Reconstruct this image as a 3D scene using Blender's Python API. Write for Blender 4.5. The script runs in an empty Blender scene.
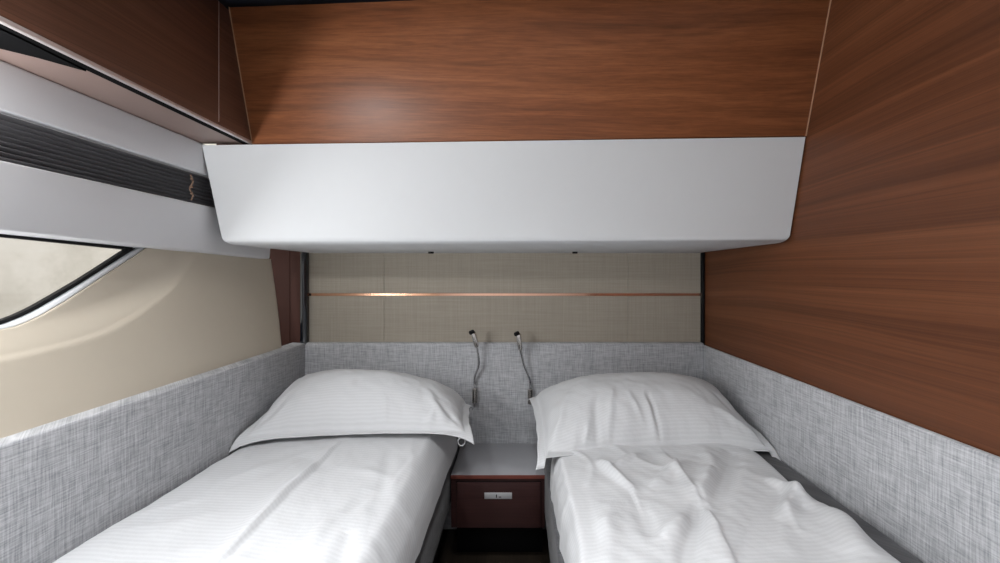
import bpy, bmesh, math, random
import numpy as np
from mathutils import Vector, Matrix

C = bpy.context.scene.collection
E = 1.15            # eye height above the cabin floor; all heights h below are relative to the eye
F = 400.0           # focal length in pixels of a 1000 px wide frame
VX, VY = 520.0, 275.0

# ------------------------------------------------------------------ helpers
def link(o):
    C.objects.link(o); return o

def thing(name, label, cat, loc=(0, 0, 0), group=None, kind=None):
    o = bpy.data.objects.new(name, None)
    o.empty_display_size = 0.05
    o.location = (loc[0], loc[1], loc[2] + E)
    link(o); tag(o, label, cat, group, kind)
    return o

def tag(o, label=None, cat=None, group=None, kind=None):
    if label: o['label'] = label
    if cat: o['category'] = cat
    if group: o['group'] = group
    if kind: o['kind'] = kind
    return o

def obj(name, bm, mat, parent=None, smooth=None, base=(0, 0, 0)):
    """bm in (x, y, h); one mesh object, local to its parent"""
    off = Vector((0, 0, E))
    p = parent
    chain = Vector((0, 0, 0))
    while p is not None:
        chain += p.location; p = p.parent
    loc = Vector((base[0], base[1], base[2] + E)) if parent is None else Vector((0, 0, 0))
    for v in bm.verts:
        v.co = v.co + off - chain - (loc if parent is None else Vector())
    bmesh.ops.recalc_face_normals(bm, faces=bm.faces[:])
    me = bpy.data.meshes.new(name)
    bm.to_mesh(me); bm.free()
    if smooth is not None:
        me.polygons.foreach_set('use_smooth', [True] * len(me.polygons))
    me.materials.append(mat)
    o = bpy.data.objects.new(name, me)
    o.location = loc
    o.parent = parent
    link(o)
    if smooth:
        md = None
        try:
            me.set_sharp_from_angle(angle=math.radians(smooth))
        except Exception:
            pass
    return o

def hexa(bm, p, bev=0.0, seg=2, edges=None):
    """p: 8 points, bottom ring 0-3, top ring 4-7"""
    vs = [bm.verts.new(q) for q in p]
    fs = []
    for f in ((3, 2, 1, 0), (4, 5, 6, 7), (0, 1, 5, 4), (1, 2, 6, 5), (2, 3, 7, 6), (3, 0, 4, 7)):
        fs.append(bm.faces.new([vs[i] for i in f]))
    if bev > 0:
        es = set()
        for f in fs:
            for e in f.edges: es.add(e)
        if edges is not None:
            keep = set()
            for a, b in edges:
                e = bm.edges.get((vs[a], vs[b]))
                if e: keep.add(e)
            es = keep
        bmesh.ops.bevel(bm, geom=list(es), offset=bev, segments=seg, profile=0.5, affect='EDGES', clamp_overlap=True)
    return vs

def box(bm, x0, x1, y0, y1, z0, z1, bev=0.0, seg=2, edges=None):
    return hexa(bm, [(x0, y0, z0), (x1, y0, z0), (x1, y1, z0), (x0, y1, z0),
                     (x0, y0, z1), (x1, y0, z1), (x1, y1, z1), (x0, y1, z1)], bev, seg, edges)

def boxobj(name, dims, mat, parent=None, bev=0.0, seg=2, smooth=40, edges=None):
    bm = bmesh.new(); box(bm, *dims, bev=bev, seg=seg, edges=edges)
    return obj(name, bm, mat, parent, smooth if bev else None)

def tube(bm, pts, rad, n=12, caps=True):
    pts = [Vector(p) for p in pts]
    if not hasattr(rad, '__len__'): rad = [rad] * len(pts)
    rings = []
    up = None
    for i, p in enumerate(pts):
        a = pts[max(i - 1, 0)]; b = pts[min(i + 1, len(pts) - 1)]
        d = (b - a).normalized()
        if up is None:
            up = Vector((0, 0, 1)) if abs(d.z) < 0.9 else Vector((1, 0, 0))
        s = d.cross(up).normalized(); up = s.cross(d).normalized()
        rings.append([bm.verts.new(p + rad[i] * (math.cos(2 * math.pi * k / n) * s + math.sin(2 * math.pi * k / n) * up)) for k in range(n)])
    for r0, r1 in zip(rings, rings[1:]):
        for k in range(n):
            bm.faces.new((r0[k], r0[(k + 1) % n], r1[(k + 1) % n], r1[k]))
    if caps:
        bm.faces.new(rings[0][::-1]); bm.faces.new(rings[-1])

def spline(pts, n=8):
    """Catmull-Rom"""
    P = [Vector(p) for p in pts]
    P = [P[0] * 2 - P[1]] + P + [P[-1] * 2 - P[-2]]
    out = []
    for i in range(1, len(P) - 2):
        for k in range(n):
            t = k / n
            a, b, c, d = P[i - 1], P[i], P[i + 1], P[i + 2]
            out.append(0.5 * ((2 * b) + (c - a) * t + (2 * a - 5 * b + 4 * c - d) * t * t + (3 * b - a - 3 * c + d) * t ** 3))
    out.append(P[-2])
    return out

def sst(a, b, x):
    t = np.clip((x - a) / (b - a), 0, 1)
    return t * t * (3 - 2 * t)

class Noise:
    def __init__(s, seed):
        r = np.random.RandomState(seed)
        a = r.rand(64, 64) * 2 * np.pi
        s.gx, s.gy = np.cos(a), np.sin(a)
    def __call__(s, x, y):
        xi, yi = np.floor(x).astype(int), np.floor(y).astype(int)
        fx, fy = x - xi, y - yi
        u, v = fx ** 3 * (fx * (fx * 6 - 15) + 10), fy ** 3 * (fy * (fy * 6 - 15) + 10)
        def d(i, j):
            a, b = (xi + i) % 64, (yi + j) % 64
            return s.gx[a, b] * (fx - i) + s.gy[a, b] * (fy - j)
        return (d(0, 0) * (1 - u) + d(1, 0) * u) * (1 - v) + (d(0, 1) * (1 - u) + d(1, 1) * u) * v

# ------------------------------------------------------------------ materials
def lin(r, g, b):
    f = lambda c: (c / 255 / 12.92) if c / 255 <= 0.04045 else ((c / 255 + 0.055) / 1.055) ** 2.4
    return (f(r), f(g), f(b), 1)

def newmat(name):
    m = bpy.data.materials.new(name); m.use_nodes = True
    nt = m.node_tree
    return m, nt, nt.nodes['Principled BSDF']

def N(nt, t, **kw):
    n = nt.nodes.new(t)
    for k, v in kw.items():
        if k in n.inputs.keys(): n.inputs[k].default_value = v
        else: setattr(n, k, v)
    return n

def ramp(nt, stops, interp='LINEAR'):
    n = nt.nodes.new('ShaderNodeValToRGB')
    el = n.color_ramp.elements
    while len(el) > 1: el.remove(el[-1])
    el[0].position = stops[0][0]; el[0].color = stops[0][1]
    for p, c in stops[1:]:
        e = el.new(p); e.color = c
    n.color_ramp.interpolation = interp
    return n

def mixc(nt, a, b, fac, mode='MIX'):
    n = nt.nodes.new('ShaderNodeMix'); n.data_type = 'RGBA'; n.blend_type = mode
    L = nt.links
    for sock, v in ((n.inputs[0], fac), (n.inputs[6], a), (n.inputs[7], b)):
        if hasattr(v, 'default_value') or hasattr(v, 'is_linked'): L.new(v, sock)
        else: sock.default_value = v
    return n.outputs[2]

def plain(name, col, rough=0.5, metal=0.0, noise=0.03, coat=0.0, spec=0.5, scale=30):
    m, nt, b = newmat(name)
    tc = N(nt, 'ShaderNodeTexCoord')
    n = N(nt, 'ShaderNodeTexNoise', Scale=scale, Detail=3.0)
    nt.links.new(tc.outputs['Object'], n.inputs['Vector'])
    c0 = tuple(max(0, c * (1 - noise)) for c in col[:3]) + (1,)
    c1 = tuple(min(1, c * (1 + noise)) for c in col[:3]) + (1,)
    nt.links.new(mixc(nt, c0, c1, n.outputs['Fac']), b.inputs['Base Color'])
    b.inputs['Roughness'].default_value = rough
    b.inputs['Metallic'].default_value = metal
    b.inputs['Coat Weight'].default_value = coat
    b.inputs['Specular IOR Level'].default_value = spec
    return m

def wood(name, axis, dark, mid, light, rough=0.42, offs=(0, 0, 0), coat=0.0, contrast=1.0):
    """veneer with the grain along axis 'x' or 'y'"""
    m, nt, b = newmat(name); L = nt.links
    tc = N(nt, 'ShaderNodeTexCoord')
    mp = N(nt, 'ShaderNodeMapping'); mp.inputs['Location'].default_value = offs
    L.new(tc.outputs['Object'], mp.inputs['Vector'])
    # slow bending of the grain
    w = N(nt, 'ShaderNodeTexNoise', Scale=1.0, Detail=2.0)
    wk = N(nt, 'ShaderNodeMapping'); wk.inputs['Scale'].default_value = (0.7, 3.0, 3.0) if axis == 'x' else (3.0, 0.7, 3.0)
    L.new(mp.outputs[0], wk.inputs['Vector']); L.new(wk.outputs[0], w.inputs['Vector'])
    wm = N(nt, 'ShaderNodeVectorMath', operation='MULTIPLY_ADD')
    L.new(w.outputs['Color'], wm.inputs[0]); wm.inputs[1].default_value = (0.0, 0.0, 0.10); L.new(mp.outputs[0], wm.inputs[2])
    def stretched(along, across, detail=4.0, rgh=0.6, dist=0.0):
        k = N(nt, 'ShaderNodeMapping')
        k.inputs['Scale'].default_value = (along, across, across) if axis == 'x' else (across, along, across)
        L.new(wm.outputs[0], k.inputs['Vector'])
        n = N(nt, 'ShaderNodeTexNoise', Scale=1.0, Detail=detail, Roughness=rgh, Distortion=dist)
        L.new(k.outputs[0], n.inputs['Vector'])
        return n.outputs['Fac']
    band = ramp(nt, [(0.30, dark), (0.5, mid), (0.72, light)]); L.new(stretched(0.16, 13.0, 6.0, 0.72), band.inputs[0])
    fine = ramp(nt, [(0.32, (0.62, 0.58, 0.56, 1)), (0.60, (1.06, 1.06, 1.06, 1))]); L.new(stretched(0.8, 170.0, 4.0, 0.75), fine.inputs[0])
    c1 = mixc(nt, band.outputs[0], fine.outputs[0], 0.85 * contrast, 'MULTIPLY')
    strk = ramp(nt, [(0.60, (0, 0, 0, 1)), (0.74, (1, 1, 1, 1))]); L.new(stretched(0.18, 38.0, 2.0, 0.5), strk.inputs[0])
    sm = N(nt, 'ShaderNodeMath', operation='MULTIPLY'); L.new(strk.outputs[0], sm.inputs[0]); sm.inputs[1].default_value = 0.55 * contrast
    c2 = mixc(nt, c1, tuple(c * 0.55 for c in dark[:3]) + (1,), sm.outputs[0])
    L.new(c2, b.inputs['Base Color'])
    b.inputs['Roughness'].default_value = rough
    b.inputs['Coat Weight'].default_value = coat
    b.inputs['Coat Roughness'].default_value = 0.25
    b.inputs['Specular IOR Level'].default_value = 0.38
    bp = N(nt, 'ShaderNodeBump', Strength=0.06, Distance=0.002); L.new(fine.outputs[0], bp.inputs['Height']); L.new(bp.outputs[0], b.inputs['Normal'])
    return m

def weave(name, dark, light, su=90, sv=26, rough=0.9, bump=0.35, offs=0.0):
    """woven cloth: streaks along both thread directions"""
    m, nt, b = newmat(name); L = nt.links
    tc = N(nt, 'ShaderNodeTexCoord')
    sx = N(nt, 'ShaderNodeSeparateXYZ'); L.new(tc.outputs['Object'], sx.inputs[0])
    ad = N(nt, 'ShaderNodeMath', operation='ADD'); L.new(sx.outputs[0], ad.inputs[0]); L.new(sx.outputs[1], ad.inputs[1])
    def streak(a, c, seed):
        cb = N(nt, 'ShaderNodeCombineXYZ')
        m1 = N(nt, 'ShaderNodeMath', operation='MULTIPLY'); L.new(ad.outputs[0], m1.inputs[0]); m1.inputs[1].default_value = a
        m2 = N(nt, 'ShaderNodeMath', operation='MULTIPLY'); L.new(sx.outputs[2], m2.inputs[0]); m2.inputs[1].default_value = c
        L.new(m1.outputs[0], cb.inputs[0]); L.new(m2.outputs[0], cb.inputs[1]); cb.inputs[2].default_value = seed
        n = N(nt, 'ShaderNodeTexNoise', Scale=1.0, Detail=3.0, Roughness=0.65); L.new(cb.outputs[0], n.inputs['Vector'])
        return n.outputs['Fac']
    h1 = streak(sv, su * 3.2, 1.3 + offs); v1 = streak(su * 3.2, sv * 0.8, 7.7 + offs)
    s = N(nt, 'ShaderNodeMath', operation='ADD'); L.new(h1, s.inputs[0]); L.new(v1, s.inputs[1])
    hf = N(nt, 'ShaderNodeMath', operation='MULTIPLY'); L.new(s.outputs[0], hf.inputs[0]); hf.inputs[1].default_value = 0.5
    r = ramp(nt, [(0.36, dark), (0.63, light)]); L.new(hf.outputs[0], r.inputs[0])
    L.new(r.outputs[0], b.inputs['Base Color'])
    b.inputs['Roughness'].default_value = rough
    b.inputs['Specular IOR Level'].default_value = 0.2
    b.inputs['Sheen Weight'].default_value = 0.15
    bp = N(nt, 'ShaderNodeBump', Strength=bump, Distance=0.002); L.new(hf.outputs[0], bp.inputs['Height']); L.new(bp.outputs[0], b.inputs['Normal'])
    return m

def linen(name, col, period, direction=(0, 1, 0), strength=0.35):
    """white sateen with fine woven stripes, striped along UV v"""
    m, nt, b = newmat(name); L = nt.links
    uv = N(nt, 'ShaderNodeUVMap', uv_map='UVMap')
    sx = N(nt, 'ShaderNodeSeparateXYZ'); L.new(uv.outputs[0], sx.inputs[0])
    mu = N(nt, 'ShaderNodeMath', operation='MULTIPLY'); L.new(sx.outputs[1], mu.inputs[0]); mu.inputs[1].default_value = 2 * math.pi / period
    si = N(nt, 'ShaderNodeMath', operation='SINE'); L.new(mu.outputs[0], si.inputs[0])
    st = ramp(nt, [(0.35, (0, 0, 0, 1)), (0.65, (1, 1, 1, 1))])
    ma = N(nt, 'ShaderNodeMath', operation='MULTIPLY_ADD'); L.new(si.outputs[0], ma.inputs[0]); ma.inputs[1].default_value = 0.5; ma.inputs[2].default_value = 0.5
    L.new(ma.outputs[0], st.inputs[0])
    c0 = tuple(c * 0.955 for c in col[:3]) + (1,)
    L.new(mixc(nt, c0, col, st.outputs[0]), b.inputs['Base Color'])
    rr = N(nt, 'ShaderNodeMath', operation='MULTIPLY_ADD'); L.new(st.outputs[0], rr.inputs[0]); rr.inputs[1].default_value = -0.25; rr.inputs[2].default_value = 0.8
    L.new(rr.outputs[0], b.inputs['Roughness'])
    b.inputs['Specular IOR Level'].default_value = 0.3
    b.inputs['Sheen Weight'].default_value = 0.1
    nz = N(nt, 'ShaderNodeTexNoise', Scale=55.0, Detail=4.0, Roughness=0.6)
    tc = N(nt, 'ShaderNodeTexCoord'); L.new(tc.outputs['Object'], nz.inputs['Vector'])
    h = N(nt, 'ShaderNodeMath', operation='MULTIPLY_ADD'); L.new(st.outputs[0], h.inputs[0]); h.inputs[1].default_value = 0.08; L.new(nz.outputs['Fac'], h.inputs[2])
    bp = N(nt, 'ShaderNodeBump', Strength=strength, Distance=0.003); L.new(h.outputs[0], bp.inputs['Height']); L.new(bp.outputs[0], b.inputs['Normal'])
    return m

W_D, W_M, W_L = lin(106, 61, 37), lin(135, 82, 50), lin(158, 101, 65)
M = {}
M['wood_x'] = wood('walnut_across', 'x', W_D, W_M, W_L)
M['wood_y'] = wood('walnut_along', 'y', lin(84, 48, 28), lin(102, 60, 36), lin(119, 75, 48), offs=(0, 3.7, 0.31), rough=0.45)
M['wood_dark_y'] = wood('walnut_locker', 'y', lin(84, 56, 43), lin(104, 70, 54), lin(122, 84, 66), offs=(0, 9.1, 1.2), rough=0.4)
M['wood_dark_x'] = wood('walnut_nightstand', 'x', lin(52, 33, 33), lin(64, 41, 40), lin(75, 49, 46), rough=0.4, contrast=0.6)
M['wood_dark_z'] = plain('walnut_pillar', lin(64, 36, 28), 0.6, noise=0.12, scale=12, spec=0.2)
M['white'] = plain('white_lacquer', lin(208, 210, 212), 0.55, noise=0.01, spec=0.25)
M['white_matt'] = plain('white_board', lin(222, 223, 226), 0.5, noise=0.01)
M['ceiling'] = plain('white_headliner', lin(225, 224, 220), 0.8)
M['navy'] = plain('navy_gap_shade', lin(16, 22, 38), 0.6)
M['black'] = plain('black_plastic', lin(14, 14, 16), 0.5, spec=0.25)
M['black_gloss'] = plain('black_gloss_post', lin(24, 27, 33), 0.12, coat=0.5)
M['pleat'] = plain('black_pleated_cloth', lin(98, 97, 100), 0.6, noise=0.1, scale=80)
M['liner'] = plain('cream_liner', lin(205, 195, 178), 0.45, noise=0.015)
M['copper'] = plain('copper_strip', (0.82, 0.50, 0.36, 1), 0.10, 1.0)
M['steel'] = plain('brushed_nickel', (0.74, 0.70, 0.66, 1), 0.25, 1.0)
M['chrome'] = plain('chrome', (0.75, 0.75, 0.76, 1), 0.12, 1.0)
M['pit'] = plain('matt_black', lin(5, 5, 6), 0.9, spec=0.1)
M['edge'] = plain('light_edge_banding', lin(176, 140, 112), 0.5)
M['satin'] = plain('satin_latch', (0.70, 0.70, 0.72, 1), 0.5, 0.5)
M['alu'] = plain('satin_aluminium', (0.72, 0.66, 0.64, 1), 0.35, 0.6)
M['underside'] = plain('locker_underside', lin(150, 128, 120), 0.45, noise=0.03)
M['pad'] = weave('grey_woven_upholstery', lin(142, 144, 148), lin(202, 203, 206), su=105, sv=20, bump=0.2)
M['charcoal'] = weave('charcoal_upholstery', lin(58, 58, 60), lin(92, 92, 95), bump=0.2)
M['grass'] = weave('beige_grasscloth', lin(156, 148, 135), lin(170, 162, 149), su=60, sv=5, bump=0.05, rough=0.75)
M['top'] = plain('grey_laminate', lin(168, 168, 172), 0.45, noise=0.02)
M['linen'] = linen('white_striped_linen', lin(206, 207, 209), 0.0125)
M['linen_p'] = linen('white_striped_pillowcase', lin(206, 207, 209), 0.0125)
M['cord'] = plain('beige_cord', lin(120, 96, 80), 0.8)
M['floor'] = wood('dark_floor_boards', 'y', lin(42, 36, 30), lin(54, 46, 38), lin(62, 54, 44), rough=0.5)
M['lens'] = None

def glassmat():
    m = bpy.data.materials.new('window_glass'); m.use_nodes = True
    nt = m.node_tree; nt.nodes.clear()
    out = N(nt, 'ShaderNodeOutputMaterial'); tr = N(nt, 'ShaderNodeBsdfTransparent'); gl = N(nt, 'ShaderNodeBsdfGlossy', Roughness=0.02)
    tr.inputs[0].default_value = (0.95, 0.95, 0.95, 1)
    mx = N(nt, 'ShaderNodeMixShader'); mx.inputs[0].default_value = 0.03
    nt.links.new(tr.outputs[0], mx.inputs[1]); nt.links.new(gl.outputs[0], mx.inputs[2]); nt.links.new(mx.outputs[0], out.inputs[0])
    return m
M['glass'] = glassmat()

def concretemat():
    m, nt, b = newmat('quay_concrete'); L = nt.links
    tc = N(nt, 'ShaderNodeTexCoord')
    a = N(nt, 'ShaderNodeTexNoise', Scale=2.2, Detail=8.0, Roughness=0.7); L.new(tc.outputs['Object'], a.inputs['Vector'])
    r = ramp(nt, [(0.3, lin(176, 170, 156)), (0.55, lin(205, 200, 188)), (0.75, lin(218, 214, 204))]); L.new(a.outputs['Fac'], r.inputs[0])
    L.new(r.outputs[0], b.inputs['Base Color']); b.inputs['Roughness'].default_value = 0.9
    return m
M['concrete'] = concretemat()

def lensmat():
    m, nt, b = newmat('lit_lamp_lens')
    b.inputs['Emission Color'].default_value = (1, 0.95, 0.88, 1); b.inputs['Emission Strength'].default_value = 6
    return m
M['lens'] = lensmat()

# ------------------------------------------------------------------ room shell
XL, XR = -0.9675, 0.8325
CEIL = 0.785
def structure(name, dims, mat, **kw):
    o = boxobj(name, dims, mat, **kw); o['kind'] = 'structure'; return o

structure('floor', (-1.4, 0.95, -1.3, 1.90, -1.20, -1.15), M['floor'])
structure('wall_right', (0.838, 0.90, -1.3, 1.90, -1.15, 0.85), M['wood_y'])
structure('wall_front', (-1.4, 0.90, -1.36, -1.30, -1.15, 0.85), M['white_matt'])
structure('ceiling', (-1.4, 0.90, -1.3, 0.98, CEIL, CEIL + 0.05), M['ceiling'])
structure('trim_ceiling_gap_shade', (-1.4, 0.90, 0.98, 1.90, CEIL + 0.004, CEIL + 0.05), M['navy'])  # ceiling strip coloured navy to stand in for the shade above the panel
# back wall: textile field, with a copper strip let in and posts at both ends
structure('wall_back', (-1.4, 0.838, 1.845, 1.90, -1.15, 0.79), M['wood_dark_z'])
bm = bmesh.new()
def backpanel(bm, h0, h1):
    for x0, x1 in ((-0.966, -0.622), (-0.621, 0.493), (0.494, 0.834)):
        box(bm, x0, x1, 1.829, 1.845, h0, h1, bev=0.0012, seg=1)
backpanel(bm, -0.40, -0.0957); 
o = obj('wall_panel', bm, M['grass'], None, 30); tag(o, 'lower beige textile wall panel between copper strip and grey headboard', 'wall panel', 'beige textile wall panels')
bm = bmesh.new(); backpanel(bm, -0.0833, 0.13)
o = obj('wall_panel', bm, M['grass'], None, 30); tag(o, 'upper beige textile wall panel between white overhead box and copper strip', 'wall panel', 'beige textile wall panels')
o = boxobj('trim_strip', (-0.966, 0.834, 1.826, 1.845, -0.0955, -0.0835), M['copper'], bev=0.001, seg=1)
tag(o, 'thin shiny copper strip running across the beige back wall', 'trim strip')
bm = bmesh.new(); tube(bm, [(-0.978, 1.812, -0.42), (-0.978, 1.812, 0.12)], 0.0165, 24)
o = obj('wall_post', bm, M['black_gloss'], None, 30); tag(o, 'glossy black round post at left end of beige wall', 'post', 'black posts beside the beige wall')
o = boxobj('wall_post', (0.825, 0.838, 1.81, 1.845, -0.42, 0.12), M['black'], bev=0.003)
tag(o, 'flat black post in right corner of beige wall by walnut wall', 'post', 'black posts beside the beige wall')
# walnut strip left of the post
bm = bmesh.new()
box(bm, -1.30, -1.054, 1.831, 1.845, -0.45, 0.13, bev=0.001, seg=1)
box(bm, -1.0525, -0.986, 1.831, 1.845, -0.45, 0.13, bev=0.001, seg=1)
o = obj('pillar_panel', bm, M['wood_dark_z'], None, 30); tag(o, 'narrow dark walnut panel between cream hull liner and black post', 'wall panel')

# ------------------------------------------------------------------ hull liner with window
def interp(tab, y):
    xs, ys = zip(*tab); 
    return np.interp(y, xs, ys)
def onplane(pts, X): return [(-X * F / (VX - px), -(py - VY) * (-X * F / (VX - px)) / F) for px, py in pts]
XW = -1.098     # plane of the window frame
win_low = [(-0.95, 0.0), (-0.93, -0.08), (-0.85, -0.14), (-0.6, -0.150), (0.3, -0.148), (0.6, -0.130)] + onplane([(0, 328), (16, 322.5), (33, 315), (57, 302), (82, 287), (108, 271), (130, 258), (141, 251), (146, 247.5)], -1.082)
win_frm = [(-0.95, 0.0), (-0.93, -0.08), (-0.85, -0.14), (-0.6, -0.150), (0.3, -0.148), (0.6, -0.130)] + onplane([(0, 325.5), (16, 319.5), (33, 311.5), (57, 297.5), (82, 282.5), (108, 265.5), (126, 253.5), (136, 247.5)], XW)
YTIP = win_low[-1][0]; TOPW = win_low[-1][1]
groove = [(-1.3, -0.20), (0.5, -0.185), (0.808, -0.174), (0.944, -0.163), (1.02, -0.145), (1.077, -0.119), (1.14, -0.085), (1.20, -0.045), (1.26, 0.01), (1.32, 0.09), (2, 0.6)]
def smooth_tab(tab, lo, hi, n=200):
    ys = np.linspace(lo, hi, n); v = interp(tab, ys)
    k = 5
    vp = np.pad(v, k, mode='edge'); v2 = np.convolve(vp, np.ones(2 * k + 1) / (2 * k + 1), 'valid')
    return list(zip(ys, v2))
groove_s = smooth_tab(groove, -1.3, 1.79, 240)
def liner_x(Y, h):
    base = -1.008 - 0.055 * np.clip((h + 0.33) / 0.41, 0, 1) ** 0.8
    g = interp(groove_s, Y)
    base = base - 0.016 * sst(0.0, 0.08, h - g) - 0.004 * sst(0.0, 0.012, h - g)
    return base
cols = sorted(set(list(np.linspace(-1.3, 0.78, 40)) + list(np.linspace(0.78, 1.70, 150)) + [-0.95, YTIP]))
low = lambda y: interp(win_low, y)
nv = 60
bm = bmesh.new(); grid = []
for y in cols:
    hi = low(y)
    if y > YTIP or y < -0.95: hi = 0.110 - 0.0277 * y + 0.004
    colv = []
    for k in range(nv + 1):
        h = -0.345 + (hi + 0.345) * k / nv
        # right end bows away from the pillar
        pe = np.interp(-h, [-0.10, -0.07, 0.08, 0.2, 0.345], [268, 269.5, 274.5, 278, 281])
        ye = -float(liner_x(1.70, h)) * F / (VX - pe)
        yy = y if y < 1.3 else 1.3 + (y - 1.3) * (ye - 1.3) / 0.40
        colv.append(bm.verts.new((float(liner_x(yy, h)), yy, h)))
    grid.append(colv)
for a, b_ in zip(grid, grid[1:]):
    for k in range(nv):
        bm.faces.new((a[k], b_[k], b_[k + 1], a[k + 1]))
liner = obj('wall_left', bm, M['liner'], None, 60)
liner['kind'] = 'structure'
sd = liner.modifiers.new('thick', 'SOLIDIFY'); sd.thickness = 0.006; sd.offset = -1

# window: frame ring + pane, set behind the liner
wy = [y for y in np.linspace(-0.93, YTIP, 160)]
lowpts = [(y, float(interp(win_low, y))) for y in wy]
toppts = [(y, TOPW + 0.003) for y in wy[::-1]]
loop = lowpts + toppts
def xwin(y, h): return float(liner_x(np.array(y), np.array(h)))
win = thing('window_1', 'long tapering hull window with black frame in cream liner', 'window', (XW, 0.9, 0.0), kind='structure')
bm = bmesh.new()
# white reveal along the lower edge of the opening, from liner back to the pane
rA = [bm.verts.new((xwin(y, h) + 0.001, y, h)) for y, h in lowpts]
frmpts = [(y, float(interp(win_frm, y))) for y in np.linspace(-0.93, win_frm[-1][0], 160)]
rB = [bm.verts.new((XW - 0.004, y, h - 0.002)) for y, h in frmpts]
for i in range(len(rA) - 1):
    bm.faces.new((rA[i], rA[i + 1], rB[i + 1], rB[i]))
ro = obj('reveal', bm, M['white'], win, 60); tag(ro, 'white window reveal')
s2 = ro.modifiers.new('t', 'SOLIDIFY'); s2.thickness = 0.004
bm = bmesh.new()
def ringpts(ins):
    o_ = []
    L_ = frmpts
    n = len(L_)
    for i, (y, h) in enumerate(L_):
        a = L_[max(i - 1, 0)]; b_ = L_[min(i + 1, n - 1)]
        d = Vector((b_[0] - a[0], b_[1] - a[1])).normalized()
        o_.append((y - d.y * ins, min(h + d.x * ins, TOPW - ins * 0.4)))
    return o_
lo0, lo1 = ringpts(-0.002), ringpts(0.0105)
# cut the inner lower curve where it meets the inner top line
HT0, HT1 = TOPW + 0.02, TOPW + 0.02
def strip(bm, a, b_, x0, x1):
    va0 = [bm.verts.new((x1, y, h)) for y, h in a]; vb0 = [bm.verts.new((x1, y, h)) for y, h in b_]
    va1 = [bm.verts.new((x0, y, h)) for y, h in a]; vb1 = [bm.verts.new((x0, y, h)) for y, h in b_]
    for i in range(len(a) - 1):
        bm.faces.new((va0[i], va0[i + 1], vb0[i + 1], vb0[i]))
        bm.faces.new((vb0[i], vb0[i + 1], vb1[i + 1], vb1[i]))
        bm.faces.new((va1[i + 1], va1[i], vb1[i], vb1[i + 1]))
        bm.faces.new((va0[i + 1], va0[i], va1[i], va1[i + 1]))
    for i in (0, -1):
        bm.faces.new((va0[i], vb0[i], vb1[i], va1[i]))
strip(bm, lo0, lo1, XW - 0.008, XW + 0.004)
ta = onplane([(-100, 219), (0, 228), (138, 243)], XW); tb = onplane([(-100, 228), (0, 237), (128, 250)], XW)
strip(bm, [(-0.95, ta[0][1])] + ta, [(-0.95, tb[0][1])] + tb, XW - 0.008, XW + 0.005)
fr = obj('window_frame', bm, M['black'], win, 50); tag(fr, 'black window frame')
bm = bmesh.new()
pv = [bm.verts.new((XW - 0.004, y, h)) for y, h in lo0] + [bm.verts.new((XW - 0.004, YTIP + 0.02, HT0)), bm.verts.new((XW - 0.004, -0.95, HT0))]
bm.faces.new(pv)
pane = obj('pane', bm, M['glass'], win)
sp = pane.modifiers.new('t', 'SOLIDIFY'); sp.thickness = 0.003

# outside: quay wall seen through the pane
o = boxobj('quay_wall', (-3.0, -2.7, 0.2, 9.0, -3.0, 2.5), M['concrete'], bev=0.02)
tag(o, 'pale concrete quay wall seen through the hull window', 'wall', kind='structure')

# outer hull strip closing the space behind the liner under and above the window
o = structure('wall_hull_outer', (-1.30, -1.26, -1.3, 1.86, -1.15, -0.25), M['black'])
# white board under the blind
bm = bmesh.new()
hexa(bm, [(-1.16, -1.3, 0.146), (-1.012, -1.3, 0.146), (-1.012, 1.62, 0.065), (-1.16, 1.62, 0.065),
          (-1.16, -1.3, 0.2215), (-0.998, -1.3, 0.2215), (-0.998, 1.62, 0.2215), (-1.16, 1.62, 0.2215)], bev=0.006, seg=3)
o = obj('window_board', bm, M['white_matt'], None, 40); tag(o, 'long white board between black blind and tapering hull window', 'board')
# white valance above the blind
bm = bmesh.new(); box(bm, -1.16, -1.0, -1.3, 1.60, 0.318, 0.415, bev=0.005, seg=3)
o = obj('blind_valance', bm, M['white_matt'], None, 40); tag(o, 'white valance board above the black blind, under walnut locker', 'board')
# pleated blind
bl = thing('pleated_blind', 'black pleated blind folded up between two white boards', 'blind', (-1.02, 0.9, 0.222))
bm = bmesh.new()
npl = 9; prof = []
for k in range(npl * 2 + 1):
    prof.append((-1.006 if k % 2 else -1.019, 0.2225 + (0.317 - 0.2225) * k / (npl * 2)))
ys = np.linspace(-1.2, 1.55, 60)
rows = [[bm.verts.new((x + 0.0008 * math.sin(y * 40 + j), y, h)) for j, (x, h) in enumerate(prof)] for y in ys]
for a, b_ in zip(rows, rows[1:]):
    for k in range(len(prof) - 1): bm.faces.new((a[k], b_[k], b_[k + 1], a[k + 1]))
po = obj('pleats', bm, M['pleat'], bl)
po.modifiers.new('t', 'SOLIDIFY').thickness = 0.003
bm = bmesh.new()
yb = 1.0 * F / (520 - 191.5)
tube(bm, spline([(-1.003, yb, 0.305), (-0.999, yb + 0.004, 0.285), (-1.003, yb - 0.003, 0.262), (-0.999, yb + 0.004, 0.245), (-1.001, yb, 0.228)], 6), 0.0022, 8)
for h_, r_ in ((0.292, 0.0042), (0.268, 0.004), (0.248, 0.0042)):
    bmesh.ops.create_uvsphere(bm, u_segments=10, v_segments=8, radius=r_, matrix=Matrix.Translation((-0.999, yb, h_)))
obj('pull_cord', bm, M['cord'], bl, 60)

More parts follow.
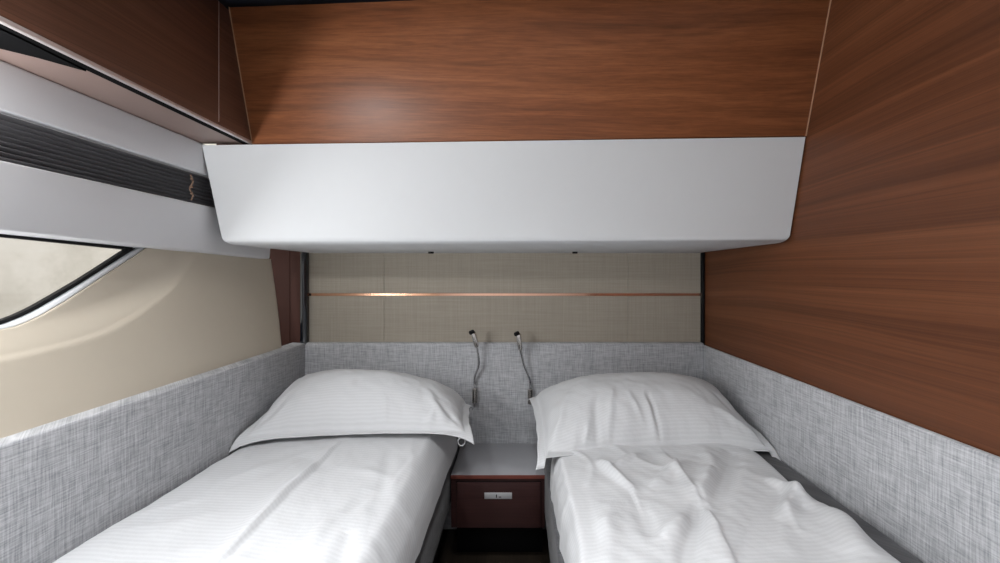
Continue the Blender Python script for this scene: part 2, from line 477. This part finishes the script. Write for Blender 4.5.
# ------------------------------------------------------------------ overhead white box
BX = thing('overhead_box', 'large white lacquered overhead box sloping under the walnut panel', 'overhead box', (-0.05, 1.5, 0.10))
bm = bmesh.new()
fl_b, fr_b = (-0.968, 1.305, 0.100), (0.832, 1.238, 0.100)
fl_t, fr_t = (-1.000, 1.258, 0.408), (0.8335, 1.168, 0.403)
hexa(bm, [fl_b, fr_b, (0.832, 1.845, 0.100), (-0.966, 1.845, 0.100), fl_t, fr_t, (0.835, 1.845, 0.406), (-1.0, 1.845, 0.406)],
     bev=0.024, seg=6, edges=[(0, 1), (3, 0), (1, 2)])
obj('shell', bm, M['white'], BX, 50)
for k, px in enumerate((431, 575)):
    bm = bmesh.new()
    y = 1.72; x = (px - VX) * y / F
    tube(bm, [(x, y, 0.102), (x, y, 0.094), (x, y, 0.092)], [0.012, 0.012, 0.010], 24)
    obj('spot_rim', bm, M['black'], BX, 40)

# tilted walnut panel above
bm = bmesh.new()
pl0, pr0 = Vector((-1.0, 1.268, 0.412)), Vector((0.836, 1.171, 0.407))
pl1, pr1 = Vector((-1.0, 1.167, 0.776)), Vector((0.836, 1.067, 0.776))
nrm = Vector((0, 0.03, 0))
q0, q1 = pl0.lerp(pr0, 0.1575 / 1.836), pl1.lerp(pr1, 0.1575 / 1.836)   # starts at the locker face
hexa(bm, [q0, pr0, pr0 + nrm, q0 + nrm, q1, pr1, pr1 + nrm, q1 + nrm], bev=0.002, seg=2)
o = obj('wall_panel', bm, M['wood_x'], None, 40); tag(o, 'wide glossy walnut panel tilted forward above white overhead box', 'wall panel')
def estrip(a, b_, w):
    bm = bmesh.new(); e = Vector((0, -0.0015, 0)); w = Vector((w, 0, 0)); k = Vector((0, 0.006, 0))
    hexa(bm, [a + e, a + e + w, a + w + k, a + k, b_ + e, b_ + e + w, b_ + w + k, b_ + k])
    obj('edge_strip', bm, M['edge'], o)
def on(t, x): 
    a, b_ = (pl0, pr0); f = (x + 1.0) / 1.836
    p, q = pl0.lerp(pr0, f), pl1.lerp(pr1, f); return p.lerp(q, t)
estrip(on(0, 0.8355), on(1, 0.8355), 0.0025)
estrip(on(0, -0.8435), on(1, -0.8435), 0.002)

# ------------------------------------------------------------------ left walnut locker
LK = thing('overhead_locker', 'dark walnut overhead locker along left wall above white valance', 'locker', (-0.92, 0.5, 0.41))
XF = -0.844
o = boxobj('carcass', (-1.20, XF - 0.02, -1.29, 1.27, 0.416, 0.77), M['underside'], LK, bev=0.002)
ysm = 0.844 * F / (520 - 219.0)
o = boxobj('door', (XF - 0.018, XF, 0.20, ysm - 0.0012, 0.420, 0.768), M['wood_dark_y'], LK, bev=0.0015)
tag(o, 'long walnut locker door')
boxobj('door', (XF - 0.018, XF, -1.25, 0.197, 0.420, 0.768), M['wood_dark_y'], LK, bev=0.0015)
boxobj('end_panel', (XF - 0.018, XF, ysm + 0.0012, 1.262, 0.420, 0.768), M['wood_dark_y'], LK, bev=0.0015)
boxobj('seam_strip', (XF - 0.015, XF - 0.0002, ysm - 0.0012, ysm + 0.0012, 0.43, 0.768), M['alu'], LK)
boxobj('edge_trim', (XF - 0.010, XF + 0.0006, -1.25, 1.262, 0.4125, 0.4215), M['alu'], LK, bev=0.0015)
boxobj('shadow_gap', (XF - 0.030, XF - 0.010, -1.25, 1.262, 0.4128, 0.4165), M['pit'], LK)
# black inlay with a chrome ring in the underside, only its tip in view
bm = bmesh.new()
pts = [(-0.873, 0.805), (-0.868, 0.70), (-0.866, 0.30), (-0.99, 0.30), (-0.992, 0.62), (-0.975, 0.68), (-0.945, 0.72), (-0.91, 0.755)]
v0 = [bm.verts.new((x, y, 0.4095)) for x, y in pts]; v1 = [bm.verts.new((x, y, 0.417)) for x, y in pts]
bm.faces.new(v0); bm.faces.new(v1[::-1])
for i in range(len(pts)): bm.faces.new((v0[i], v0[(i + 1) % len(pts)], v1[(i + 1) % len(pts)], v1[i]))
obj('light_tray', bm, M['pit'], LK)
bm = bmesh.new()
cx, cy, rr = -0.925, 0.640, 0.035
tube(bm, [(cx + rr * math.cos(a), cy + rr * math.sin(a), 0.4085) for a in np.linspace(0, 2 * math.pi, 33)], 0.0035, 8, caps=False)
obj('light_ring', bm, M['chrome'], LK, 60)

# ------------------------------------------------------------------ grey padded panels around the beds
gpad = 'grey padded panels around the beds'
o = boxobj('padded_panel', (XL - 0.012, XR, 1.80, 1.845, -1.15, -0.306), M['pad'], bev=0.012, seg=5)
tag(o, 'grey woven padded headboard panel behind both pillows and reading lamps', 'padded panel', gpad)
bm = bmesh.new()
hexa(bm, [(-1.03, -1.28, -0.66), (XL, -1.28, -0.66), (XL, 1.809, -0.66), (-1.03, 1.809, -0.66),
          (-1.03, -1.28, -0.338), (XL, -1.28, -0.341), (XL, 1.809, -0.307), (-1.03, 1.809, -0.304)], bev=0.006, seg=4)
o = obj('padded_panel', bm, M['pad'], None, 40)
tag(o, 'long grey woven side bolster along left wall below the hull window', 'padded panel', gpad)
o = boxobj('padded_panel', (XR - 0.006, 0.838, -1.28, 1.809, -0.68, -0.316), M['pad'], bev=0.005, seg=3)
tag(o, 'long grey woven side panel below the big right walnut wall', 'padded panel', gpad)

# ------------------------------------------------------------------ beds
HB = -0.605     # mattress top
def bed(label, x0, x1, hb, m0, m1):
    t = thing('bed', label, 'bed', ((x0 + x1) / 2, 0.8, -1.15), 'twin beds')
    boxobj('base', (x0, x1, -0.14, 1.797, -0.905, -0.70), M['charcoal'], t, bev=0.012, seg=4)
    boxobj('mattress', (m0, m1, -0.13, 1.795, -0.70, hb), M['charcoal'], t, bev=0.02, seg=4)
    boxobj('plinth', (x0 + 0.06, x1 - 0.06, -0.08, 1.73, -1.15, -0.90), M['black'], t, bev=0.003)
    return t
bed('left single bed with dark grey upholstered base beside the hull window', -0.966, -0.272, -0.592, -0.962, -0.318)
bed('right single bed with dark grey upholstered base beside the walnut wall', 0.094, 0.825, -0.578, 0.135, 0.825)

# ------------------------------------------------------------------ duvets
def TP(px, py, h):
    Y = -h * F / (py - VY)
    return ((px - VX) * Y / F, Y)

def seg_dist(X, Y, a, b):
    ax, ay = a; bx, by = b
    dx, dy = bx - ax, by - ay; L2 = dx * dx + dy * dy
    t = np.clip(((X - ax) * dx + (Y - ay) * dy) / L2, 0, 1)
    ex, ey = X - (ax + t * dx), Y - (ay + t * dy)
    side = (X - ax) * dy - (Y - ay) * dx
    return np.hypot(ex, ey), t, np.sign(side)

def make_sheet(name, label, mat, section, y0, y1, creases, nseed, namp, edge_wave, res=0.006, hTop=-0.575, slant=0.0, floor=None, floor_x=0.13, ridge=0.003):
    """section: list of (x, h) from outer edge to inner hem, swept along y"""
    P = spline([(x, 0, h) for x, h in section], 24)
    P = [(p.x, p.z) for p in P]
    # resample by arc length
    s = [0]
    for a, b_ in zip(P, P[1:]): s.append(s[-1] + math.hypot(b_[0] - a[0], b_[1] - a[1]))
    s = np.array(s); P = np.array(P)
    S = np.arange(0, s[-1], res); S = np.append(S, s[-1])
    sx, sh = np.interp(S, s, P[:, 0]), np.interp(S, s, P[:, 1])
    tx, th = np.gradient(sx), np.gradient(sh)
    ln = np.hypot(tx, th); nx, nh = -th / ln, tx / ln
    if nh[len(nh) // 2] < 0: nx, nh = -nx, -nh
    Yl = np.linspace(y0, y1, int((y1 - y0) / res) + 1)
    X0, Y0 = np.meshgrid(sx, Yl); H0 = np.meshgrid(sh, Yl)[0]
    NX, NH = np.meshgrid(nx, Yl)[0], np.meshgrid(nh, Yl)[0]
    SS = np.meshgrid(S, Yl)[0]
    n1, n2, n3 = Noise(nseed), Noise(nseed + 1), Noise(nseed + 2)
    d = namp * (0.9 * n1(X0 * 4.2 + 3, Y0 * 3.4 + 5) + 0.45 * n2(X0 * 10 + Y0 * 3, Y0 * 8 - X0 * 3) + 0.22 * n3(X0 * 25 + Y0 * 11, Y0 * 19))
    rdg = n3(X0 * 4.5 + Y0 * 2.0 + 8, Y0 * 3.2 - X0 * 2.5); rdg2 = n1(X0 * 8 - Y0 * 3 + 2, Y0 * 6 + 4)
    d = d + ridge * (np.exp(-(rdg / 0.07) ** 2) * sst(-0.1, 0.25, n2(X0 * 3, Y0 * 3)) + 0.5 * np.exp(-(rdg2 / 0.09) ** 2) * sst(0.0, 0.3, n3(X0 * 4 + 7, Y0 * 4)))
    for pa, pb, wd, amp, kind in creases:
        a, b_ = TP(*pa, hTop), TP(*pb, hTop)
        wob = 0.006 * n2(X0 * 14, Y0 * 14)
        D, t, sd_ = seg_dist(X0 + wob, Y0 + wob, a, b_)
        endf = np.sin(np.pi * np.clip(t, 0.02, 0.98)) ** 0.5
        if kind == 'step':      # fold with one crisp side
            prof_ = np.where(sd_ > 0, np.exp(-(D / (wd * 0.35)) ** 2), np.exp(-(D / (wd * 1.8)) ** 2))
        else:
            prof_ = np.exp(-(D / wd) ** 2)
        d = d + amp * prof_ * endf
    # soften towards hems
    Xf = X0 + NX * d; Hf = H0 + NH * d
    if floor is not None:       # rests on the mattress, never below it
        k = 0.004; top_ = sst(0.5, 0.9, NH)
        soft_ = floor + k * np.logaddexp(0, (Hf - floor) / k)
        Hf = Hf * (1 - top_) + soft_ * top_
        low_ = (Xf > floor_x) & (Xf < 0.5)
        Hf = np.where((NH > 0.25) & low_ & (NH < 0.95), np.maximum(Hf, floor - 0.002), Hf)
    ex = edge_wave
    w0 = np.exp(-SS / 0.05); w1 = np.exp(-(s[-1] - SS) / 0.08)
    Xf = Xf + w0 * ex * n2(Y0 * 5 + 9, Y0 * 0 + 2.3) * 1.6 + w1 * ex * 0.6 * n3(Y0 * 6 + 1, Y0 * 0 + 4.1)
    Hf = Hf + w1 * ex * 1.3 * n1(Y0 * 5, Y0 * 0 + 7.7)
    Yf = Y0.copy()
    headw = np.exp(-(y1 - Y0) / 0.06)
    Yf = Yf + headw * 0.012 * n1(X0 * 6 + 2, X0 * 0 + 1.5)
    nyy, nxx = X0.shape
    me = bpy.data.meshes.new(name)
    co = np.stack([Xf, Yf, Hf], -1).reshape(-1, 3)
    idx = np.arange(nyy * nxx).reshape(nyy, nxx)
    faces = np.stack([idx[:-1, :-1], idx[:-1, 1:], idx[1:, 1:], idx[1:, :-1]], -1).reshape(-1, 4)
    c = Vector((float(co[:, 0].mean()), float(co[:, 1].mean()), hTop))
    me.from_pydata((co - np.array(c)).tolist(), [], faces.tolist())
    uv = me.uv_layers.new(name='UVMap')
    U, V = SS.reshape(-1), (Y0 + slant * (X0 - float(X0.mean()))).reshape(-1)
    li = np.empty(len(me.loops), int); me.loops.foreach_get('vertex_index', li)
    uv.data.foreach_set('uv', np.stack([U[li], V[li]], -1).reshape(-1))
    me.polygons.foreach_set('use_smooth', [True] * len(me.polygons))
    me.materials.append(mat)
    o = bpy.data.objects.new(name, me); o.location = (c.x, c.y, c.z + E); link(o)
    if me.polygons[len(me.polygons) // 2].normal.z < 0: me.flip_normals()
    m = o.modifiers.new('thick', 'SOLIDIFY'); m.thickness = 0.010; m.offset = -1
    tag(o, label, 'duvet', 'white duvets on the beds')
    return o

secL = [(-0.962, -0.602), (-0.955, -0.590), (-0.93, -0.580), (-0.85, -0.574), (-0.62, -0.570), (-0.42, -0.571), (-0.345, -0.573), (-0.312, -0.582), (-0.280, -0.625), (-0.266, -0.665), (-0.260, -0.712)]
creL = [((205, 580), (338, 446), 0.016, 0.017, 'step'), ((312, 472), (245, 540), 0.05, 0.0070, 'g'),
        ((300, 455), (322, 470), 0.03, -0.0084, 'g'), ((372, 490), (345, 515), 0.022, -0.0070, 'g'), ((392, 450), (372, 520), 0.02, -0.0056, 'g'),
        ((300, 560), (330, 520), 0.02, 0.0070, 'g'), ((335, 575), (352, 530), 0.018, -0.0084, 'g'), ((360, 470), (395, 480), 0.02, 0.0056, 'g'),
        ((230, 480), (280, 462), 0.03, 0.0056, 'g'), ((150, 540), (215, 510), 0.04, 0.0070, 'g')]
make_sheet('duvet', 'smooth white striped duvet with lengthwise fold on the left bed', M['linen'], secL, -0.13, 1.66, creL, 11, 0.006, 0.006, res=0.005, slant=0.12)

secR = [(0.748, -0.577), (0.742, -0.569), (0.722, -0.561), (0.66, -0.556), (0.45, -0.558), (0.24, -0.560), (0.16, -0.565), (0.122, -0.582), (0.106, -0.615), (0.101, -0.66), (0.099, -0.705)]
creR = [((702, 504), (664, 452), 0.016, 0.014, 'step'), ((740, 572), (704, 508), 0.016, 0.015, 'step'), ((702, 500), (684, 572), 0.016, -0.0296, 'g'),
        ((735, 452), (715, 512), 0.026, -0.0272, 'g'), ((713, 470), (700, 500), 0.02, 0.0173, 'g'), ((600, 462), (632, 490), 0.014, 0.0222, 'g'),
        ((632, 490), (648, 522), 0.013, 0.010, 'step'), ((640, 500), (652, 540), 0.02, -0.0198, 'g'), ((690, 462), (648, 490), 0.02, 0.0173, 'g'),
        ((782, 492), (742, 560), 0.028, -0.0247, 'g'), ((800, 490), (775, 520), 0.02, 0.0247, 'g'), ((770, 480), (810, 505), 0.02, 0.0198, 'g'),
        ((830, 510), (862, 560), 0.03, 0.0222, 'g'), ((800, 530), (830, 575), 0.025, -0.0222, 'g'), ((640, 456), (610, 470), 0.012, 0.0148, 'g'),
        ((612, 500), (600, 570), 0.03, 0.0148, 'g'), ((575, 480), (600, 560), 0.02, -0.0099, 'g'), ((660, 540), (690, 520), 0.02, 0.0148, 'g')]
make_sheet('duvet', 'rumpled white striped duvet on the right bed beside dark mattress edge', M['linen'], secR, -0.13, 1.34, creR, 31, 0.015, 0.010, res=0.005, hTop=-0.562, slant=0.0, floor=-0.566, ridge=0.0045)

# ------------------------------------------------------------------ pillows
def make_pillow(label, FL, FR, BL, BR, T, peak, creases, seed, sag=0.02, bowf=0.012, bowb=0.0, bows=0.02, flange=0.028, floorh=-0.585, tq=0.55):
    nu, nv_ = 150, 90
    a = np.linspace(0, 1, nu); b_ = np.linspace(0, 1, nv_)
    Ug, Vg = np.meshgrid(a, b_)
    FL, FR, BL, BR = [np.array(p, float) for p in (FL, FR, BL, BR)]
    pos = ((1 - Ug) * (1 - Vg))[..., None] * FL + (Ug * (1 - Vg))[..., None] * FR + ((1 - Ug) * Vg)[..., None] * BL + (Ug * Vg)[..., None] * BR
    n1, n2, n3 = Noise(seed), Noise(seed + 1), Noise(seed + 2)
    Wd = np.linalg.norm(FR - FL); Dp = np.linalg.norm(BL - FL)
    # edges pulled in between the corners
    bu = 4 * Ug * (1 - Ug); bv = 4 * Vg * (1 - Vg)
    pos[..., 0] += bows * bv * (1 - 2 * Ug) + 0.006 * n1(Vg * 6, Ug * 2)
    pos[..., 1] += bowf * bu * (1 - Vg) - bowb * bu * Vg + 0.006 * n2(Ug * 9, Vg * 2)
    fu, fv = flange / Wd, flange / Dp
    A = np.clip((Ug - fu) / (1 - 2 * fu), 0, 1) * 2 - 1
    Bv = np.clip((Vg - fv) / (1 - 2 * fv), 0, 1)
    Bw = Bv ** (math.log(0.5) / math.log(peak)) * 2 - 1
    prof_ = ((1 - np.abs(A) ** 2.6) * (1 - np.abs(Bw) ** 2.3)) ** tq
    inside = sst(0.0, 0.25, prof_)
    top = T * prof_
    cr = np.zeros_like(top)
    for ca, cb, wd, amp in creases:
        D, t, sd_ = seg_dist(Ug * Wd + 0.008 * n2(Ug * 9, Vg * 9), Vg * Dp, (ca[0] * Wd, ca[1] * Dp), (cb[0] * Wd, cb[1] * Dp))
        cr += amp * np.exp(-(D / wd) ** 2) * np.sin(np.pi * np.clip(t, 0.03, 0.97)) ** 0.6
    nz = 0.006 * n1(Ug * 6, Vg * 4) + 0.0028 * n2(Ug * 16 + Vg * 5, Vg * 9) + 0.0012 * n3(Ug * 34, Vg * 17)
    # puckers running in from the seams
    rim = np.exp(-prof_ / 0.28) * (1 - np.exp(-prof_ / 0.03))
    pk = 0.0085 * rim * n2(Ug * 26 + 2 * n1(Ug * 5, Vg * 3), Vg * 2.2 + 3) * np.where(np.abs(A) < 0.9, 1, 0.3)
    up = np.zeros_like(pos); up[..., 2] = 1; up[..., 1] = -0.25
    corner = (2 * np.abs(Ug - 0.5)) ** 8 * (2 * np.abs(Vg - 0.5)) ** 8
    tp = pos + up * (top + (nz + pk) * (0.3 + 0.7 * inside) + cr * (0.25 + 0.75 * inside))[..., None]
    tp[..., 2] -= sag * corner
    tp[..., 2] = np.maximum(tp[..., 2], floorh - 0.03 * (np.abs(Ug - 0.5) > 0.46))
    bt = pos - up * (0.35 * T * prof_ + 0.003)[..., None]
    bt[..., 2] -= sag * corner
    bt[..., 2] = np.minimum(np.maximum(bt[..., 2], floorh + 0.004), tp[..., 2] - 0.003)
    c = Vector(((FL[0] + FR[0]) / 2, (FL[1] + BL[1]) / 2, floorh))
    co = np.concatenate([tp.reshape(-1, 3), bt.reshape(-1, 3)]) - np.array(c)
    idx = np.arange(nu * nv_).reshape(nv_, nu); off = nu * nv_
    f1 = np.stack([idx[:-1, :-1], idx[:-1, 1:], idx[1:, 1:], idx[1:, :-1]], -1).reshape(-1, 4)
    f2 = f1[:, ::-1] + off
    ring = list(idx[0, :]) + list(idx[1:, -1]) + list(idx[-1, ::-1][1:]) + list(idx[::-1, 0][1:-1])
    fr_ = [(ring[i], ring[i] + off, ring[(i + 1) % len(ring)] + off, ring[(i + 1) % len(ring)]) for i in range(len(ring))]
    me = bpy.data.meshes.new('pillow')
    me.from_pydata(co.tolist(), [], f1.tolist() + f2.tolist() + [tuple(int(k) for k in q) for q in fr_])
    uvl = me.uv_layers.new(name='UVMap')
    U = np.concatenate([(Ug * Wd).ravel()] * 2); V = np.concatenate([(Vg * Dp * 1.25).ravel()] * 2)
    li = np.empty(len(me.loops), int); me.loops.foreach_get('vertex_index', li)
    uvl.data.foreach_set('uv', np.stack([U[li], V[li]], -1).reshape(-1))
    me.polygons.foreach_set('use_smooth', [True] * len(me.polygons))
    me.materials.append(M['linen_p'])
    o = bpy.data.objects.new('pillow', me); o.location = (c.x, c.y, c.z + E); link(o)
    tag(o, label, 'pillow', 'white pillows on the beds')
    return o

crL = [((0.62, 0.02), (0.60, 0.28), 0.012, 0.006), ((0.90, 0.04), (0.80, 0.45), 0.018, 0.010), ((0.97, 0.10), (0.86, 0.30), 0.012, -0.008),
       ((0.80, 0.03), (0.84, 0.22), 0.010, 0.006), ((0.04, 0.08), (0.14, 0.40), 0.018, -0.009), ((0.03, 0.3), (0.12, 0.7), 0.018, 0.008), ((0.88, 0.5), (0.97, 0.8), 0.02, -0.010)]
pL = make_pillow('white striped pillow on the left bed, corner overhanging the nightstand', (-0.966, 1.325, -0.553), (-0.155, 1.36, -0.540), (-0.956, 1.70, -0.455), (-0.200, 1.71, -0.54),
            0.140, 0.64, crL, 51, floorh=-0.569, sag=0.036, bowf=0.035, tq=0.48)
bm = bmesh.new()
cx, cy, ch = -0.2, 1.37, -0.557
tube(bm, [(cx + 0.012 * math.sin(a), cy, ch - 0.014 + 0.014 * math.cos(a)) for a in np.linspace(0, 2 * math.pi, 17)], 0.0016, 6, caps=False)
lo = obj('tag_loop', bm, M['linen_p'], pL, 60)
crR = [((0.535, 0.03), (0.52, 0.38), 0.007, -0.009), ((0.515, 0.03), (0.50, 0.36), 0.010, 0.006), ((0.47, 0.12), (0.42, 0.42), 0.010, 0.005), ((0.25, 0.06), (0.28, 0.42), 0.016, -0.009), ((0.30, 0.05), (0.36, 0.45), 0.014, 0.008),
       ((0.06, 0.12), (0.16, 0.55), 0.018, 0.010), ((0.97, 0.1), (0.80, 0.28), 0.016, 0.009), ((0.95, 0.2), (0.85, 0.5), 0.014, -0.008), ((0.20, 0.03), (0.22, 0.2), 0.010, 0.008)]
make_pillow('plump white pillow on the right bed, right corner against grey side panel', (0.048, 1.215, -0.578), (0.827, 1.265, -0.556), (0.030, 1.70, -0.500), (0.826, 1.66, -0.470),
            0.138, 0.60, crR, 71, sag=0.034, floorh=-0.560, bowf=0.05, tq=0.48)

# ------------------------------------------------------------------ nightstand
NS = thing('nightstand', 'low walnut nightstand with grey top between the two beds', 'nightstand', (-0.085, 1.62, -1.15))
nx0, nx1 = -0.2625, 0.094
boxobj('body', (nx0, nx1, 1.522, 1.797, -0.962, -0.768), M['wood_dark_x'], NS, bev=0.002)
boxobj('kick', (nx0, nx1, 1.66, 1.797, -1.15, -0.962), M['black'], NS, bev=0.002)
boxobj('top', (nx0, nx1, 1.514, 1.799, -0.768, -0.757), M['top'], NS, bev=0.002)
boxobj('top_edge', (nx0, nx1, 1.5125, 1.517, -0.772, -0.7575), plain('reddish_edge', lin(120, 66, 56), 0.4), NS, bev=0.001)
boxobj('drawer_gap', (nx0 + 0.0195, nx1 - 0.0135, 1.5212, 1.53, -0.959, -0.7845), M['black'], NS)
dr = boxobj('drawer', (nx0 + 0.022, nx1 - 0.016, 1.5135, 1.53, -0.957, -0.787), M['wood_dark_x'], NS, bev=0.0015)
boxobj('latch', (-0.1345, -0.0305, 1.5105, 1.515, -0.846, -0.823), M['satin'], dr, bev=0.001)
bm = bmesh.new()
box(bm, -0.091, -0.087, 1.5095, 1.512, -0.841, -0.829, bev=0.0005, seg=1)
box(bm, -0.080, -0.071, 1.5095, 1.512, -0.840, -0.837, bev=0.0005, seg=1)
obj('latch_marks', bm, M['black'], dr)

# ------------------------------------------------------------------ reading lamps
def lamp(label, base_px, neck_px, head_px):
    Yb = 1.786
    W = lambda px, py, y: ((px - VX) * y / F, y, -(py - VY) * y / F)
    b0, b1 = W(*base_px[0], Yb), W(*base_px[1], Yb)
    t = thing('reading_lamp', label, 'reading lamp', b0, 'gooseneck reading lamps')
    bm = bmesh.new(); tube(bm, [b1, (b1[0], b1[1], b1[2] - 0.002), (b0[0], b0[1], b0[2] + 0.002), b0], [0.010, 0.0125, 0.0125, 0.010], 20)
    obj('socket', bm, M['steel'], t, 40)
    bm = bmesh.new(); box(bm, b1[0] - 0.008, b1[0] + 0.008, Yb, 1.802, b0[2] + 0.015, b1[2] - 0.015, bev=0.002)
    obj('wall_bracket', bm, M['steel'], t, 40)
    ny = np.linspace(Yb, 1.745, len(neck_px))
    np_ = [W(px, py, y) for (px, py), y in zip(neck_px, ny)]
    bm = bmesh.new(); tube(bm, spline([b1] + np_, 8), 0.0052, 10)
    obj('gooseneck', bm, M['chrome'], t, 60)
    h0, h1 = Vector(W(*head_px[0], 1.745)), Vector(W(*head_px[1], 1.730))
    d = (h1 - h0).normalized(); L_ = (h1 - h0).length
    bm = bmesh.new(); tube(bm, [h0, h0 + d * 0.004, h0 + d * (L_ * 0.45), h0 + d * (L_ * 0.46), h0 + d * (L_ - 0.004), h1], [0.0075, 0.0105, 0.0108, 0.0115, 0.0115, 0.0105], 20)
    hd = obj('lamp_head', bm, M['steel'], t, 40)
    # the short hooded lens leaning left at the tip
    q = h1 + Vector((-0.012, -0.012, 0.000))
    bm = bmesh.new(); tube(bm, [h1 - d * 0.008, h1 + Vector((-0.004, -0.003, 0.003)), q], [0.0105, 0.0105, 0.009], 20)
    obj('lens_cap', bm, M['black'], hd, 40)
lamp('left gooseneck reading lamp, nickel, above the left pillow corner', [(474.8, 403), (475, 388)],
     [(474.6, 382), (475.5, 375), (478.5, 366), (478.6, 356), (477, 347)], [(477, 347), (473.3, 332.5)])
lamp('right gooseneck reading lamp, nickel, beside the right pillow corner', [(530.3, 404), (530.2, 389)],
     [(530, 382), (528.5, 376), (524.3, 366), (521.8, 356), (520.5, 350)], [(520.5, 350), (518.2, 334)])

# ------------------------------------------------------------------ unseen ceiling downlights added as soft fill (above the frame) and daylight
def fill_downlight(x, y, power, r=0.055):
    t = thing('fill_downlight', 'unseen round ceiling lamp added as soft fill above the beds', 'fill_downlight', (x, y, CEIL), 'added ceiling fill lamps')
    bm = bmesh.new()
    tube(bm, [(x + r * 1.15 * math.cos(a), y + r * 1.15 * math.sin(a), CEIL - 0.003) for a in np.linspace(0, 2 * math.pi, 33)], 0.007, 8, caps=False)
    obj('rim', bm, M['white'], t, 60)
    bm = bmesh.new(); tube(bm, [(x, y, CEIL + 0.002), (x, y, CEIL - 0.003)], r, 32)
    obj('lens', bm, M['lens'], t, 40)
    l = bpy.data.lights.new('fill_lamp', 'AREA'); l.shape = 'DISK'; l.size = r * 2; l.spread = math.radians(115); l.energy = power; l.color = (0.95, 0.975, 1.0)
    lo_ = bpy.data.objects.new('fill_lamp', l); lo_.location = (0, 0, -0.006); lo_.parent = t; link(lo_)
for x, y, p in ((-0.62, 0.35, 4.4), (0.02, 0.35, 5.0), (-0.62, -0.5, 6.5), (0.02, -0.5, 6.5)):
    fill_downlight(x, y, p, 0.07)

# bulkhead wall lamp on the left, behind the camera
wl = thing('wall_lamp', 'small round wall lamp under the locker, on the left beside the blind', 'lamp', (-0.995, 0.458, 0.290))
bm = bmesh.new(); tube(bm, [(-0.999, 0.458, 0.29), (-0.990, 0.458, 0.29)], 0.03, 24)
obj('mount', bm, M['chrome'], wl, 40)
bm = bmesh.new(); tube(bm, [(-0.990, 0.458, 0.29), (-0.980, 0.458, 0.29)], [0.008, 0.008], 16)
obj('stem', bm, M['chrome'], wl, 40)
bm = bmesh.new(); tube(bm, [(-0.980, 0.458, 0.29), (-0.979, 0.458, 0.29)], 0.022, 24)
obj('lens', bm, M['lens'], wl, 40)
l = bpy.data.lights.new('bulb', 'POINT'); l.shadow_soft_size = 0.025; l.energy = 12.5; l.color = (0.98, 0.99, 1.0)
lo_ = bpy.data.objects.new('bulb', l); lo_.location = (0.042, 0, 0); lo_.parent = wl; link(lo_)

# daylight (sky and its reflection off the water) coming in by the hull window, beyond the left edge of the frame
l = bpy.data.lights.new('daylight', 'AREA'); l.shape = 'RECTANGLE'; l.size = 1.6; l.size_y = 0.5; l.energy = 35; l.color = (0.96, 0.98, 1.0)
lo_ = bpy.data.objects.new('daylight', l)
lo_.location = (-1.30, -0.10, -0.05 + E); lo_.rotation_euler = (math.pi / 2, 0, -math.pi / 2)
link(lo_)

w = bpy.data.worlds.new('sky'); bpy.context.scene.world = w; w.use_nodes = True
bg = w.node_tree.nodes['Background']
bg.inputs[0].default_value = (0.98, 0.98, 1.0, 1); bg.inputs[1].default_value = 1.7

# ------------------------------------------------------------------ camera
cam = bpy.data.cameras.new('camera'); co = bpy.data.objects.new('camera', cam); link(co)
cam.sensor_fit = 'HORIZONTAL'; cam.sensor_width = 36.0; cam.lens = 36.0 * F / 1000.0
cam.shift_x = -(VX - 500.0) / 1000.0; cam.shift_y = (VY - 281.5) / 1000.0
cam.clip_start = 0.02
co.location = (0, 0, E); co.rotation_euler = (math.pi / 2, 0, 0)
sc = bpy.context.scene
sc.camera = co
sc.view_settings.view_transform = 'Standard'; sc.view_settings.look = 'None'
sc.view_settings.gamma = 1.0; sc.view_settings.use_curve_mapping = False
sc.view_settings.exposure = 0.05
